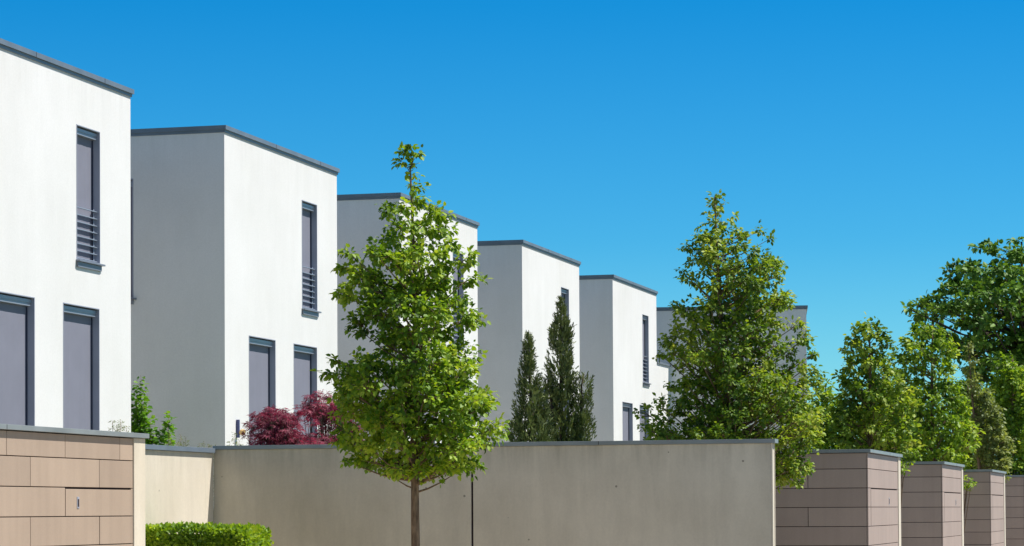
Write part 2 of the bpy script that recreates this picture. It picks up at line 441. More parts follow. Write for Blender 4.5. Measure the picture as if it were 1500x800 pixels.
cw = empty('cream_garden_wall', bigL, -TH)
tag(cw, 'sunlit cream rendered garden wall between the brown enclosure and the long grey wall', 'wall')
b = MB(); b.box(-.2, 0, -5.2, -.002, 0, CAPZ-.085, 0, .004); b.build('wall_slab', M['cream'], cw)
b = MB(); b.box(-.23, .035, -5.25, -.033, CAPZ-.084, CAPZ-.03, 0, .003); b.build('coping', M['coping'], cw)

# ------------------------------------------------------------------ clad enclosures
PIT = .25; JZ = .524 + EYE; STRIP = .26
def enclosure(loc, rz, length, depth, label, front_joints, side_joints, door, z_shift=0.0, lock=None, mat='panel'):
    """loc = far street corner; y from -length (near) to 0; x from -depth to 0"""
    e = empty('clad_enclosure', loc, rz)
    tag(e, label, 'enclosure', 'brown clad enclosures along the street')
    cz = CAPZ + z_shift; jz = JZ + z_shift; top = cz - .043
    b = MB(); b.box(-depth, 0, -STRIP, 0, 0, top-.002, 0, .006); b.build('end_wall', M['cream'], e)
    b = MB(); b.box(-depth, -.034, -length+.034, -STRIP-.002, 0, top-.003); b.build('core_wall', M['joint'], e)
    p = MB(); g = .004; d = MB()
    rows = [(top-.004, jz)] + [(jz-PIT*k, jz-PIT*(k+1)) for k in range(8)]
    yN, yF = -length, -STRIP-.004
    for k, (z1, z0) in enumerate(rows):
        z0 = max(z0, .02)
        if z1 - z0 < .05: continue
        cuts = sorted([yN, yF] + [c for c in front_joints.get(k % 4 if k else 0, [])])
        for a, c in zip(cuts[:-1], cuts[1:]):
            isdoor = k >= 2 and a >= door[0]-.01 and c <= door[1]+.01
            (d if isdoor else p).box(-.03, -.012 if not isdoor else -.009, a+g, c-g, z0+g, z1-(g if not (isdoor and k == 2) else .014), 0, .0025)
        cs = sorted([-depth, -.012] + side_joints.get(k, []))
        for a, c in zip(cs[:-1], cs[1:]):
            p.box(a+(g if a > -depth else 0), c-(g if c < -.012 else .022), yN, yN+.03, z0+g, z1-g, 0, .0025)
    p.build('cladding', M[mat], e)
    if d.f:
        dd = d.build('door', M[mat], e)
        if lock:
            q = MB(); q.box(-.0085, -.004, lock[0]-.022, lock[0]+.022, lock[1]-.05, lock[1]+.05, 0, .002)
            q.build('lock', M['frame'], dd)
            q = MB(); q.box(-.0042, -.002, lock[0]-.012, lock[0]+.012, lock[1]-.035, lock[1]+.03, 0)
            q.build('keyhole', M['joint'], dd)
    c = MB(); c.box(-depth-.03, .028, -length-.028, .03, top, cz, 0, .003); cp = c.build('coping', M['wallcap'], e)
    q = MB()
    q.box(.0285, .0297, -length*.42, -length*.42+.006, top+.002, cz-.002); q.build('coping_joint', M['joint'], cp)
    return e
def tl(px, py):   # distance from the far corner along the left enclosure's front
    r = ray(px, py); Fc = Vector((-3.3605, 24.434, 0)); Rl = Vector((math.sin(.2605), math.cos(.2605), 0))
    det = r.x*Rl.y - r.y*Rl.x
    return -(r.x*Fc.y - r.y*Fc.x)/det*-1.0
def tval(px, Fc, th):
    r = ray(px, 720); s, c = math.sin(th), math.cos(th)
    k = (Fc.x*c - Fc.y*s)/(r.x*c - r.y*s)          # hit of the ray with the front plane
    hx, hy = r.x*k - Fc.x, r.y*k - Fc.y
    return hx*s + hy*c                             # negative towards the camera
EL = Vector((-3.3605, 24.434, 0))
tj = lambda *a: [tval(x, EL, .2605) for x in a]
print('left joints', tj(11.5, 46.5, 97.5, 147.5, 177.5, 193.5, 200))
fj = {0: tj(11.5, 97.5, 177.5), 1: tj(46.5, 147.5), 2: tj(97.5, 193.5), 3: tj(46.5, 147.5, 193.5)}
dj = tj(97.5, 193.5)
fj2 = {0: fj[0], 1: fj[1], 2: fj[2], 3: fj[3]}
enclosure(EL, -.2605, 7.0, 2.6, 'large sunlit brown clad enclosure in the left foreground with a small lock plate', fj2, {}, (dj[0], dj[1]), -.05,
          (tval(115.5, EL, .2605), at(115, 736, 22.5).z))
PL = 3.604
plab = ['brown clad enclosure right of the long grey wall, with the conical tree leaning over it',
        'second brown clad enclosure from the grey wall, middle sized, between two green trees',
        'third and smaller brown clad enclosure from the grey wall, with a leafy sprig in front',
        'farthest brown clad enclosure, cut by the right edge of the picture']
s1 = ray(1183.5, 720); k = (P1.x*R_.x + P1.y*R_.y)/(s1.x*R_.x + s1.y*R_.y)
sj = -((s1.x*k-P1.x)*L_.x + (s1.y*k-P1.y)*L_.y)
print('side joint', sj)
for i in range(4):
    loc = P1 + R_*(9.722*i + PL)
    sjj = {1: [sj], 3: [sj], 5: [sj], 7: [sj]} if i == 0 else {}
    dr = (-PL+.28, -STRIP-.10)
    enclosure(loc, -TH, PL, 3.2, plab[i], {2: [dr[0], dr[1]], 3: [dr[0], dr[1]], 0: [], 1: []}, sjj, dr, 0,
              (-1.35, .105+EYE) if i < 2 else None, 'panel2')

# ------------------------------------------------------------------ foliage
def leaf_mesh(name, P, U, Nn, size, mat, parent, shape='ovate', rng=None):
    """P positions (n,3), U midrib directions, Nn normals, size (n,)"""
    n = len(P); U = U/np.linalg.norm(U, axis=1, keepdims=True)
    W = np.cross(U, Nn); W /= (np.linalg.norm(W, axis=1, keepdims=True)+1e-9)
    Z = np.cross(W, U)
    if shape == 'ovate':      # folded blade, five outline points and a bent midrib
        uv = np.array([[0, 0, 0], [.16, -.30, .07], [.60, -.33, .05], [1.0, 0, -.12], [.60, .33, .05], [.16, .30, .07], [.45, 0, -.03]])
        fc = [(0, 1, 6), (1, 2, 6), (2, 3, 6), (3, 4, 6), (4, 5, 6), (5, 0, 6)]
    elif shape == 'kite':
        uv = np.array([[0, 0, 0], [.42, -.36, .06], [1.0, 0, -.08], [.42, .36, .06]])
        fc = [(0, 1, 2), (0, 2, 3)]
    elif shape == 'palmate':  # five narrow lobes of a cut-leaved maple
        pts = [[0, 0, 0]]; fc = []
        for a, l in ((-75, .62), (-38, .9), (0, 1.0), (38, .9), (75, .62)):
            t = math.radians(a); i = len(pts)
            pts += [[.38*l*math.cos(t-.17), .38*l*math.sin(t-.17), .02], [l*math.cos(t), l*math.sin(t), -.12*l], [.38*l*math.cos(t+.17), .38*l*math.sin(t+.17), .02]]
            fc += [(0, i, i+1), (0, i+1, i+2)]
        uv = np.array(pts)
    elif shape == 'spray':    # scale-leaved flat spray
        uv = np.array([[0, -.03, 0], [0, .03, 0], [.3, .12, .02], [.42, .05, .0], [.66, .13, .0], [1.0, 0, .03], [.60, -.13, 0], [.40, -.05, 0], [.26, -.13, .02]])
        fc = [(0, 1, 2, 3, 7, 8), (7, 3, 4, 5, 6)]
    elif shape == 'blade':
        uv = np.array([[0, 0, 0], [.5, -.07, .04], [1.0, 0, -.06], [.5, .07, .04]])
        fc = [(0, 1, 2, 3)]
    m = len(uv)
    V = (P[:, None, :] + size[:, None, None]*(uv[None, :, 0, None]*U[:, None, :] + uv[None, :, 1, None]*W[:, None, :] + uv[None, :, 2, None]*Z[:, None, :])).reshape(-1, 3)
    lens = [len(f) for f in fc]; flat = np.concatenate([np.array(f) for f in fc])
    loops = (np.arange(n)[:, None]*m + flat[None, :]).ravel()
    starts = np.concatenate([[0], np.cumsum(np.tile(lens, n))[:-1]])
    me = bpy.data.meshes.new(name); me.vertices.add(n*m); me.vertices.foreach_set('co', V.ravel())
    me.loops.add(len(loops)); me.loops.foreach_set('vertex_index', loops.astype(np.int32))
    me.polygons.add(len(starts)); me.polygons.foreach_set('loop_start', starts.astype(np.int32))
    me.update(calc_edges=True); me.materials.append(mat)
    o = bpy.data.objects.new(name, me); COL.objects.link(o)
    if parent: o.parent = parent
    return o

def clump_leaves(rng, cs, rs, per, size, centre_fn, droop=.5, flat=.72, TW=None):
    """leaves through the volume of each clump, thicker towards its outside"""
    Ps, Us, Ns, Ss = [], [], [], []
    for c, r, k in zip(cs, rs, per):
        out = c - centre_fn(c); out[2] = 0
        on = np.linalg.norm(out); out = out/(on+1e-6)
        tw = max(3, int(k/7))                      # leafy twig ends of this lobe
        d = rng.normal(size=(tw, 3)) + out*.35; d[:, 2] += .25
        d /= np.linalg.norm(d, axis=1, keepdims=True)
        tip = c + d*np.array([1, 1, flat])*(r*rng.uniform(.45, 1.18, tw))[:, None]
        m = 7
        ctr = np.repeat(tip, m, axis=0); dd = np.repeat(d, m, axis=0); n = len(ctr)
        e = rng.normal(size=(n, 3)); e /= np.linalg.norm(e, axis=1, keepdims=True)
        p = ctr - dd*(size*rng.uniform(-.2, 1.3, n))[:, None] + e*size*.35
        u = e*.9 + dd*.55 + out*.25; u[:, 2] -= droop*rng.uniform(.3, 1.4, n)
        nn = rng.normal(size=(n, 3))*.45 + np.array([0, 0, 1.0]) + dd*.45
        Ps.append(p); Us.append(u); Ns.append(nn); Ss.append(size*rng.uniform(.6, 1.2, n))
        TW.append([(c, t) for t in tip])
    return np.concatenate(Ps), np.concatenate(Us), np.concatenate(Ns), np.concatenate(Ss)

def tree(name, label, cat, axis_px, D, prof, seed, leaf=.062, mat='leafA', clump=.17, step=.15, per=46, trunk_r=.047,
         extra=(), skip=.1, bark='bark', group=None, droop=.5, inner=True, shape='ovate', lean=0.0, fill=1.0, sep=.74, flat=.72, trunk_bend=.03, jitter=.14, branch_up=.55):
    """prof: (y, left px, right px) down the crown; the crown is a full round body with that outline"""
    rng = np.random.default_rng(seed); rnd = random.Random(seed)
    base = at(axis_px, 745, D); base.z = 0
    root = empty(name, base); tag(root, label, cat, group)
    m = D/F
    zs = np.array([at(axis_px, y, D).z for y, a, b in prof]); Ls = np.array([(axis_px-a)*m for y, a, b in prof]); Rs = np.array([(b-axis_px)*m for y, a, b in prof])
    o = np.argsort(zs); zs, Ls, Rs = zs[o], Ls[o], Rs[o]
    ztop, zbot = zs[-1], zs[0]
    cs, rs, per_l = [], [], []
    def prof_at(z, a):
        l, r = np.interp(z, zs, Ls), np.interp(z, zs, Rs)
        return max((l+r)/2, .03), (r-l)/2
    hh = ztop - zbot
    tries = 0
    while tries < 5000:
        tries += 1
        z = zbot + clump*.25 + (hh-clump*.4)*rng.uniform(); a = rng.uniform(0, 6.283)
        rm, cx = prof_at(z, a)
        if rng.uniform() > (rm/max(Rs.max(), .1))+.12: continue
        s_ = rng.uniform(.6, 1.35); r = min(clump*s_, max(rm*.9, .07))
        q = max(rm - r*.75, 0)*rng.uniform(1-jitter*2.4, 1.0 + jitter*.55) if rng.uniform() < .72 else max(rm-r, 0)*rng.uniform(0, .75)
        sc = 1.0/max(Rs.max(), .1)
        nv = noise.noise(Vector((q*math.cos(a)*sc*1.5, q*math.sin(a)*sc*1.5, z*sc*2.4 + seed*7.3)))
        if nv < -.28 + skip*.8 and rng.uniform() < .8: continue
        q *= 1 + jitter*1.3*nv
        c = np.array([cx + q*math.cos(a), q*math.sin(a), z])
        if any((c[0]-d[0])**2 + (c[1]-d[1])**2 + 1.5*(c[2]-d[2])**2 < (sep*(r+e))**2 for d, e in zip(cs, rs)): continue
        cs.append(c); rs.append(r); per_l.append(per*(r/clump)**2)
    for (x, y, rp) in extra:
        p = at(x, y, D); cs.append([p.x-base.x, rng.uniform(-.3, .3)*rp*m, p.z]); rs.append(rp*m); per_l.append(per*(rp*m/clump)**2*1.1)
    cs = np.array(cs); rs = np.array(rs)
    ctr = lambda c: np.array([0, 0, c[2]])
    TW = []
    Pp, U, Nn, Sz = clump_leaves(rng, cs, rs, per_l, leaf, ctr, droop, flat, TW)
    # trunk with a slight bend and a continuing leader
    b = MB(); npt = 14; tp = []
    for i in range(npt):
        t = i/(npt-1); zz = t*(ztop-.05)
        tp.append(Vector((lean*t + trunk_bend*math.sin(t*7+seed)*t*.8, trunk_bend*math.cos(t*5+seed)*t*.8, zz)))
    tr = [trunk_r*(1.22 if i == 0 else 1.0)*(1-.90*(i/(npt-1))**1.15) + .003 for i in range(npt)]
    b.tube(tp, tr, 10); b.build('trunk', M[bark], root, smooth=True)
    def trunk_at(zq):
        t = max(0, min(1, zq/(ztop-.05)))*(npt-1); i = min(int(t), npt-2); return tp[i].lerp(tp[i+1], t-i), tr[i]*(1-(t-i)) + tr[i+1]*(t-i)
    lb = MB()
    for c, r, tw in zip(cs, rs, TW):
        c = Vector(c); hd = math.hypot(c.x, c.y)
        z0 = max(zbot-.12+rnd.uniform(0, .3), min(c.z - hd*branch_up - .04, ztop-.1))
        s, sr = trunk_at(z0); r0 = min(sr*.55, .005+.011*hd+.002*D/26)
        mid = s.lerp(c, .55) + Vector((rnd.uniform(-.04, .04), rnd.uniform(-.04, .04), -.06*hd))
        lb.tube([s, s.lerp(mid, .5) + Vector((0, 0, -.01)), mid, c], [r0, r0*.8, r0*.55, r0*.25], 5)
        for _, t in tw[::2]:      # twigs inside the lobe
            e = Vector(t)
            lb.tube([mid.lerp(c, .85), e], [r0*.28, r0*.1], 4)
    lb.build('limbs', M[bark], root, smooth=True)
    leaf_mesh('crown', Pp, U, Nn, Sz, M[mat], root, shape)
    return root

# street tree in front of the grey wall
tree('street_tree', 'slender round leafed street tree with a bare trunk in front of the long grey wall', 'tree', 611, 26.0,
     [(236, 600, 614), (258, 596, 622), (280, 583, 636), (305, 562, 655), (330, 548, 668), (352, 552, 672), (366, 520, 684), (385, 498, 700), (415, 502, 702), (445, 512, 696),
      (470, 515, 694), (495, 512, 696), (520, 482, 700), (550, 484, 712), (585, 492, 730), (625, 500, 728), (655, 498, 718), (680, 520, 706), (700, 575, 655), (706, 590, 640)],
     3, trunk_r=.050, leaf=.056, clump=.195, step=.125, per=185, sep=.70, skip=.20, jitter=.24, extra=[(600, 224, 17), (589, 236, 11), (613, 226, 10), (598, 217, 9), (505, 393, 17), (492, 527, 14), (703, 596, 22), (525, 672, 18), (508, 676, 10), (640, 318, 20), (560, 620, 28), (545, 600, 20)], lean=-.04)
# a few dry shoots at the foot of the crown's trunk
tree('street_tree', 'tall conical tree at the end of the long grey wall, leaning over the clad enclosure', 'tree', 1078, 32.3,
     [(282, 1044, 1060), (300, 1040, 1072), (325, 1034, 1092), (345, 1016, 1118), (375, 1008, 1138), (400, 998, 1154), (430, 992, 1158), (455, 990, 1152), (480, 988, 1144), (500, 985, 1150),
      (525, 978, 1180), (550, 985, 1192), (575, 990, 1196), (600, 958, 1198), (625, 946, 1200), (655, 950, 1204), (685, 1040, 1190), (705, 1090, 1175), (720, 1120, 1150)],
     11, leaf=.054, mat='leafB', clump=.20, step=.125, per=145, sep=.64, skip=.20, lean=-.21, trunk_r=.06, jitter=.24,
     extra=[(1052, 284, 10), (1042, 300, 8), (1110, 340, 13), (1002, 402, 13), (1136, 388, 17), (1140, 440, 18), (1128, 350, 13), (1165, 478, 16), (1190, 520, 14), (1175, 500, 22), (1186, 548, 18), (978, 505, 16), (945, 604, 15), (965, 592, 14), (968, 520, 13), (985, 505, 13), (1196, 560, 14), (1180, 640, 30), (1160, 680, 26), (1145, 700, 16), (1188, 610, 22), (1024, 352, 8)])
tree('garden_tree', 'upright green tree rising behind the first clad enclosure right of the grey wall', 'tree', 1275, 41.3,
     [(470, 1256, 1290), (490, 1242, 1304), (520, 1234, 1314), (550, 1230, 1326), (580, 1222, 1336), (610, 1216, 1344), (640, 1220, 1345), (664, 1224, 1336), (684, 1236, 1312)],
     21, leaf=.075, mat='leafB', clump=.24, step=.16, per=120, sep=.62, skip=.16, trunk_r=.07, jitter=.2,
     extra=[(1255, 482, 10), (1285, 478, 12), (1250, 500, 12), (1300, 505, 12), (1240, 560, 14), (1222, 605, 12), (1325, 590, 14), (1230, 640, 20), (1335, 660, 16), (1290, 490, 10)], group='trees behind the clad enclosures')
tree('garden_tree', 'bushy bright green tree behind the second clad enclosure, left of the olive tree', 'tree', 1368, 50.6,
     [(472, 1340, 1382), (495, 1318, 1396), (525, 1312, 1404), (555, 1310, 1408), (585, 1308, 1420), (615, 1312, 1424), (645, 1310, 1430), (675, 1316, 1424), (696, 1328, 1408)],
     25, leaf=.085, mat='leafA', clump=.29, step=.19, per=120, sep=.62, skip=.14, trunk_r=.08, jitter=.18,
     extra=[(1340, 480, 10), (1372, 488, 14), (1388, 520, 12), (1330, 505, 12), (1410, 600, 18), (1420, 640, 18), (1320, 600, 12)], group='trees behind the clad enclosures')
tree('garden_tree', 'thin olive grey tree between the two bright green trees at the far right', 'tree', 1448, 59.8,
     [(500, 1418, 1428), (540, 1412, 1438), (570, 1416, 1452), (600, 1424, 1468), (640, 1424, 1480), (680, 1428, 1484), (705, 1435, 1478)],
     31, leaf=.08, mat='leafC', clump=.26, step=.22, per=150, sep=.5, skip=.12, trunk_r=.06, lean=-.42, group='trees behind the clad enclosures')
tree('garden_tree', 'bright green tree cut by the right edge, below the big dark tree', 'tree', 1486, 66.0,
     [(520, 1466, 1492), (545, 1452, 1506), (575, 1452, 1516), (610, 1462, 1520), (650, 1468, 1524), (690, 1466, 1530), (710, 1480, 1515)],
     37, leaf=.10, mat='leafA', clump=.32, step=.25, per=150, sep=.5, skip=.1, trunk_r=.09, group='trees behind the clad enclosures')
tree('garden_tree', 'low pale green tree showing between the conical tree and the upright tree', 'tree', 1212, 70.0,
     [(562, 1200, 1222), (590, 1186, 1236), (620, 1180, 1246), (650, 1176, 1250), (680, 1176, 1252), (710, 1185, 1245)],
     41, leaf=.10, mat='leafA', clump=.32, step=.25, per=150, sep=.5, skip=.1, trunk_r=.09, group='trees behind the clad enclosures')
tree('garden_tree', 'dark green tree filling the view low between the upright and the bushy bright trees', 'tree', 1305, 76.0,
     [(540, 1285, 1325), (565, 1262, 1345), (600, 1245, 1365), (640, 1240, 1375), (680, 1240, 1380), (712, 1255, 1365)],
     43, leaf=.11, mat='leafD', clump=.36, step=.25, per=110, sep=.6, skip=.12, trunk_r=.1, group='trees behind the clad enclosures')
tree('garden_tree', 'tall loose green tree in front of the big dark tree, at the right edge', 'tree', 1420, 78.0,
     [(555, 1400, 1440), (580, 1380, 1462), (620, 1375, 1480), (660, 1375, 1490), (712, 1390, 1480)],
     47, leaf=.11, mat='leafB', clump=.36, step=.25, per=110, sep=.6, skip=.12, trunk_r=.1, group='trees behind the clad enclosures')
tree('background_tree', 'big dark green spreading tree towering behind the garden trees at the right edge', 'tree', 1500, 96.0,
     [(352, 1468, 1540), (372, 1432, 1570), (395, 1405, 1600), (415, 1390, 1620), (438, 1352, 1640), (455, 1338, 1650), (485, 1350, 1655), (520, 1390, 1660), (560, 1400, 1660), (610, 1405, 1650), (650, 1420, 1640)],
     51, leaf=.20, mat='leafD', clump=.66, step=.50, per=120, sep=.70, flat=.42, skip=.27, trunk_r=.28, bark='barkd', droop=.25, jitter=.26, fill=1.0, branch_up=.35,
     extra=[(1344, 447, 12), (1360, 440, 14), (1330, 452, 8), (1378, 430, 13), (1400, 386, 13), (1388, 395, 8), (1432, 362, 13), (1450, 356, 10), (1490, 352, 13), (1345, 470, 9), (1410, 412, 16)])

# ------------------------------------------------------------------ cypresses
def cypress(label, axis_px, D, spires, seed):
    rng = np.random.default_rng(seed); base = at(axis_px, 745, D); base.z = 0
    root = empty('cypress', base); tag(root, label, 'conifer', 'dark cypresses behind the grey wall')
    m = D/F; Ps, Us, Ns, Ss = [], [], [], []; tb = MB(); tk = MB()
    for si, (tx, ty, prof, n) in enumerate(spires):   # prof: (y, left, right)
        z = np.array([at(axis_px, y, D).z for y, a, b in prof][::-1]); l = np.array([(a-axis_px)*m for y, a, b in prof][::-1]); r = np.array([(b-axis_px)*m for y, a, b in prof][::-1])
        dy0 = rng.uniform(-.15, .15) if si else 0
        # sprays grouped in upward pointing plumes
        npl = int(n/32)
        zz = z[0] + (z[-1]-z[0])*rng.uniform(0, 1, npl)**1.15
        L_r = np.interp(zz, z, l); R_r = np.interp(zz, z, r); rad = (R_r-L_r)/2*.74*(1+.4*np.array([noise.noise(Vector((z_*2.2, si*5.0, seed))) for z_ in zz])); cx = (R_r+L_r)/2
        a = rng.uniform(0, 2*math.pi, npl); q = rng.uniform(.45, 1.0, npl)
        px_, py_ = cx+rad*q*np.cos(a), dy0+rad*q*np.sin(a)
        for i in range(npl):
            k = 26; ln = min(.34, .12+rad[i]*.7)
            s = rng.uniform(0, 1, k)
            out = np.array([math.cos(a[i]), math.sin(a[i]), 0])
            sc = min(1.05, .50+rad[i]*2.3); w = (.05*(1-s)+.008)*sc
            p = np.array([px_[i], py_[i], zz[i]-ln*.75]) + s[:, None]*(np.array([0, 0, ln]) + out*ln*.42*q[i]) + rng.normal(size=(k, 3))*w[:, None]
            u = np.array([0, 0, 1.0]) + out*.5 + rng.normal(size=(k, 3))*.38
            Ps.append(p); Us.append(u); Ns.append(out + rng.normal(size=(k, 3))*.7); Ss.append(rng.uniform(.065, .125, k)*sc)
        xt = [(cx0) for cx0 in (l+r)/2]
        pts = [Vector((0 if si == 0 else xt[0]*.3, 0, 0 if si == 0 else .6))] + [Vector((xx, dy0, z_)) for xx, z_ in zip(xt, z)]
        (tk if si == 0 else tb).tube(pts, [.05*(1-.9*i/(len(pts)-1))+.004 for i in range(len(pts))], 7)
    tk.build('trunk', M['barkd'], root, smooth=True)
    if tb.f: tb.build('side_stem', M['barkd'], root, smooth=True)
    leaf_mesh('crown', np.concatenate(Ps), np.concatenate(Us), np.concatenate(Ns), np.concatenate(Ss), M['leafN'], root, 'spray')
cypress('shorter left cypress of the pair behind the grey wall', 781, 44.5,
        [(776, 490, [(490, 775, 777), (515, 771, 780), (545, 765, 788), (575, 760, 797), (605, 756, 803), (645, 748, 812), (700, 748, 812)], 11000)], 5)
cypress('taller right cypress with a broad side shoulder, behind the grey wall', 828, 45.6,
        [(823, 437, [(437, 822, 824), (462, 818, 829), (490, 808, 838), (520, 801, 846), (548, 806, 840), (575, 802, 845), (610, 802, 845), (650, 803, 846), (700, 803, 846)], 11000),
         (853, 548, [(548, 850, 864), (565, 840, 866), (590, 838, 868), (620, 838, 868), (650, 840, 864), (700, 840, 860)], 5500),
         (812, 558, [(556, 800, 806), (575, 797, 818), (600, 799, 820)], 900)], 6)

# ------------------------------------------------------------------ red maples
def maple(label, axis_px, D, clumps, seed):
    rng = np.random.default_rng(seed); rnd = random.Random(seed); base = at(axis_px, 745, D); base.z = 0
    root = empty('red_maple', base); tag(root, label, 'shrub', 'red maples behind the grey wall')
    m = D/F; Ps, Us, Ns, Ss = [], [], [], []; lb = MB()
    for (x, y, rp, n) in clumps:
        for dy in ([0] if rp < 14 else [-.22, 0, .24]):
            p = at(x, y, D); c = np.array([p.x-base.x+rng.normal()*.02, dy+rng.uniform(-.06, .06), p.z]); r = rp*m
            k = int(n*.75) if rp < 14 else int(n*.165)
            a = rng.uniform(0, 6.283, k); q = np.sqrt(rng.uniform(0, 1, k))*r
            pt = c + np.stack([q*np.cos(a), q*np.sin(a), rng.normal(size=k)*.03 - q*q/r*.35], 1)
            out = np.stack([np.cos(a), np.sin(a), np.full(k, -.45)], 1) + rng.normal(size=(k, 3))*.35
            Ps.append(pt); Us.append(out); Ns.append(np.array([0, 0, 1.0])+rng.normal(size=(k, 3))*.45); Ss.append(rng.uniform(.05, .10, k))
            s = Vector((rnd.uniform(-.04, .04), rnd.uniform(-.04, .04), .9)); cc = Vector(c); mid = s.lerp(cc, .6) + Vector((cc.x*.15, cc.y*.15, .05))
            lb.tube([s, mid, cc], [.010, .006, .003], 5)
            for _ in range(4):
                e = cc + Vector((rnd.uniform(-1, 1)*r, rnd.uniform(-1, 1)*r, -.02)); lb.tube([cc.lerp(mid, .2), e], [.003, .0015], 4)
    t = MB(); t.tube([(0, 0, 0), (.01, 0, .5), (0, .01, .95)], [.035, .028, .018], 8); t.build('trunk', M['barkd'], root, smooth=True)
    lb.build('limbs', M['barkd'], root, smooth=True)
    leaf_mesh('foliage', np.concatenate(Ps), np.concatenate(Us), np.concatenate(Ns), np.concatenate(Ss), M['leafR'], root, 'palmate')
rr = random.Random(4)
def spread(poly, n, rmin, rmax, cnt):
    out = []
    while len(out) < n:
        i = rr.randrange(len(poly)); y, a, b = poly[i]
        rp = rr.uniform(rmin, rmax); x = rr.uniform(a+rp*.7, b-rp*.7) if b-a > 2*rp else (a+b)/2
        out.append((x, y+rr.uniform(-6, 6), rp, int(cnt*rp)))
    return out
mA = spread([(610, 385, 440), (618, 372, 450), (628, 366, 465), (638, 362, 480), (648, 362, 485), (656, 360, 490), (668, 360, 490), (680, 365, 490)], 44, 12, 26, 6.5)
mA += [(375, 611, 7, 26), (440, 602, 7, 24), (362, 634, 8, 30), (395, 598, 7, 26), (412, 600, 8, 30), (385, 606, 12, 60), (402, 603, 12, 60), (425, 609, 12, 60), (368, 622, 9, 40), (457, 616, 9, 40), (400, 612, 16, 100)]
maple('lower dark red maple with cut leaves, left of the pair over the grey wall', 420, 33.0, mA, 8)
mB = spread([(598, 452, 492), (612, 445, 520), (622, 440, 530), (634, 436, 540), (646, 432, 545), (658, 430, 548), (675, 432, 548)], 38, 12, 26, 6.0)
mB += [(471, 579, 7, 28), (487, 586, 8, 30), (520, 589, 9, 36), (500, 584, 7, 26), (536, 596, 9, 36), (500, 592, 14, 60), (540, 598, 10, 45), (548, 612, 12, 50), (446, 592, 9, 35), (464, 578, 7, 25), (455, 582, 8, 30), (462, 590, 11, 45), (478, 596, 14, 60), (470, 604, 14, 60), (492, 598, 11, 45), (510, 600, 13, 60), (528, 596, 12, 55), (536, 606, 10, 40), (450, 602, 11, 45)]
maple('taller airy dark red maple beside the street tree, above the grey wall', 484, 33.8, mB, 9)

# ------------------------------------------------------------------ leafy shrub between the first two houses
def stem_shrub(name, label, cat, axis_px, D, stems, seed, leaf, mat, group=None, per_m=60, shape='ovate', side=.09, bare=.55):
    rng = np.random.default_rng(seed); rnd = random.Random(seed); base = at(axis_px, 745, D); base.z = 0
    root = empty(name, base); tag(root, label, cat, group)
    Ps, Us, Ns, Ss = [], [], [], []; sb = MB()
    for (x, y, w) in stems:
        p = at(x, y, D); tip = Vector((p.x-base.x, rnd.uniform(-.15, .15), p.z)); s = Vector((rnd.uniform(-.05, .05), rnd.uniform(-.05, .05), 0))
        mid = Vector((tip.x*.75+rnd.uniform(-.03, .03), tip.y*.7, tip.z*bare))
        pts = [s, mid, mid.lerp(tip, .5)+Vector((rnd.uniform(-.02, .02), 0, 0)), tip]
        sb.tube(pts, [.011, .008, .005, .002], 5)
        ln = (tip-mid).length; k = max(4, int(per_m*ln)); t = rng.uniform(0, 1, k)**.9
        a = rng.uniform(0, 6.283, k)
        P = np.array(mid)+t[:, None]*np.array(tip-mid)
        q = side*w*(1-.72*t)*rng.uniform(.3, 1.1, k)
        P = P + np.stack([q*np.cos(a), q*np.sin(a), q*.35], 1)
        Ps.append(P); Us.append(np.stack([np.cos(a), np.sin(a), rng.normal(size=k)*.5-.05], 1)); Ns.append(np.array([0, 0, 1.0])+rng.normal(size=(k, 3))*.5)
        Ss.append(leaf*rng.uniform(.5, 1.15, k)*(1-.35*t))
    sb.build('stem', M['bark'], root, smooth=True)
    leaf_mesh('foliage', np.concatenate(Ps), np.concatenate(Us), np.concatenate(Ns), np.concatenate(Ss), M[mat], root, shape)
stem_shrub('leafy_shrub', 'fresh green broad leafed shrub growing in the gap between the first two houses', 'shrub', 214, 42.6,
           [(207, 550, 1.5), (202, 565, 1.6), (199, 580, 2), (212, 590, 2), (205, 600, 2), (222, 612, 2), (197, 610, 2), (232, 626, 1.8), (245, 612, 1.3), (248, 606, 1.2), (240, 632, 1.5), (215, 632, 2), (224, 640, 2), (205, 625, 2), (198, 600, 2), (250, 630, 1.2)], 3, .145, 'leafS', per_m=80, side=.12)
wl = ['feathery grey green weed tips above the brown enclosure in front of the nearest house',
      'small feathery plant above the cream wall, left of the low weed row', 'low feathery weeds above the right end of the cream wall', 'thin feathery weed below the wall lantern']
for i, (ax, D, st) in enumerate([(175, 27.5, [(166, 617, 1), (172, 622, 1), (179, 616, 1), (184, 624, 1), (175, 626, 1)]),
                     (262, 32.5, [(250, 645, 1), (259, 648, 1), (266, 637, 1), (273, 640, 1), (270, 648, 1)]),
                     (300, 33.5, [(290, 649, 1), (297, 647, 1), (303, 650, 1), (309, 652, 1), (316, 654, 1)]),
                     (343, 33.2, [(337, 646, 1), (343, 634, 1), (349, 645, 1), (352, 650, 1), (333, 652, 1)])]):
    stem_shrub('feathery_weed', wl[i], 'plant', ax, D, st, 60+i, .06, 'leafW', group='weeds above the garden walls', per_m=230, shape='spray', side=.06)
for i, (ax, D, st) in enumerate([(1322, 46.2-6.9, [(1322, 676, 1.2), (1326, 686, 1), (1318, 690, 1)]), (1414, 53.2, [(1412, 698, 1.6), (1420, 701, 1.4), (1430, 706, .9), (1417, 712, 1.2), (1410, 708, 1.4), (1424, 704, 1)])]):
    stem_shrub('sapling', ['small green sapling peeping out beside the end of the first clad enclosure', 'small bright green sapling in front of the third clad enclosure'][i], 'plant', [1306, 1399][i], D, st, 80+i, .085, 'leafA', per_m=130, side=.07, bare=.93)

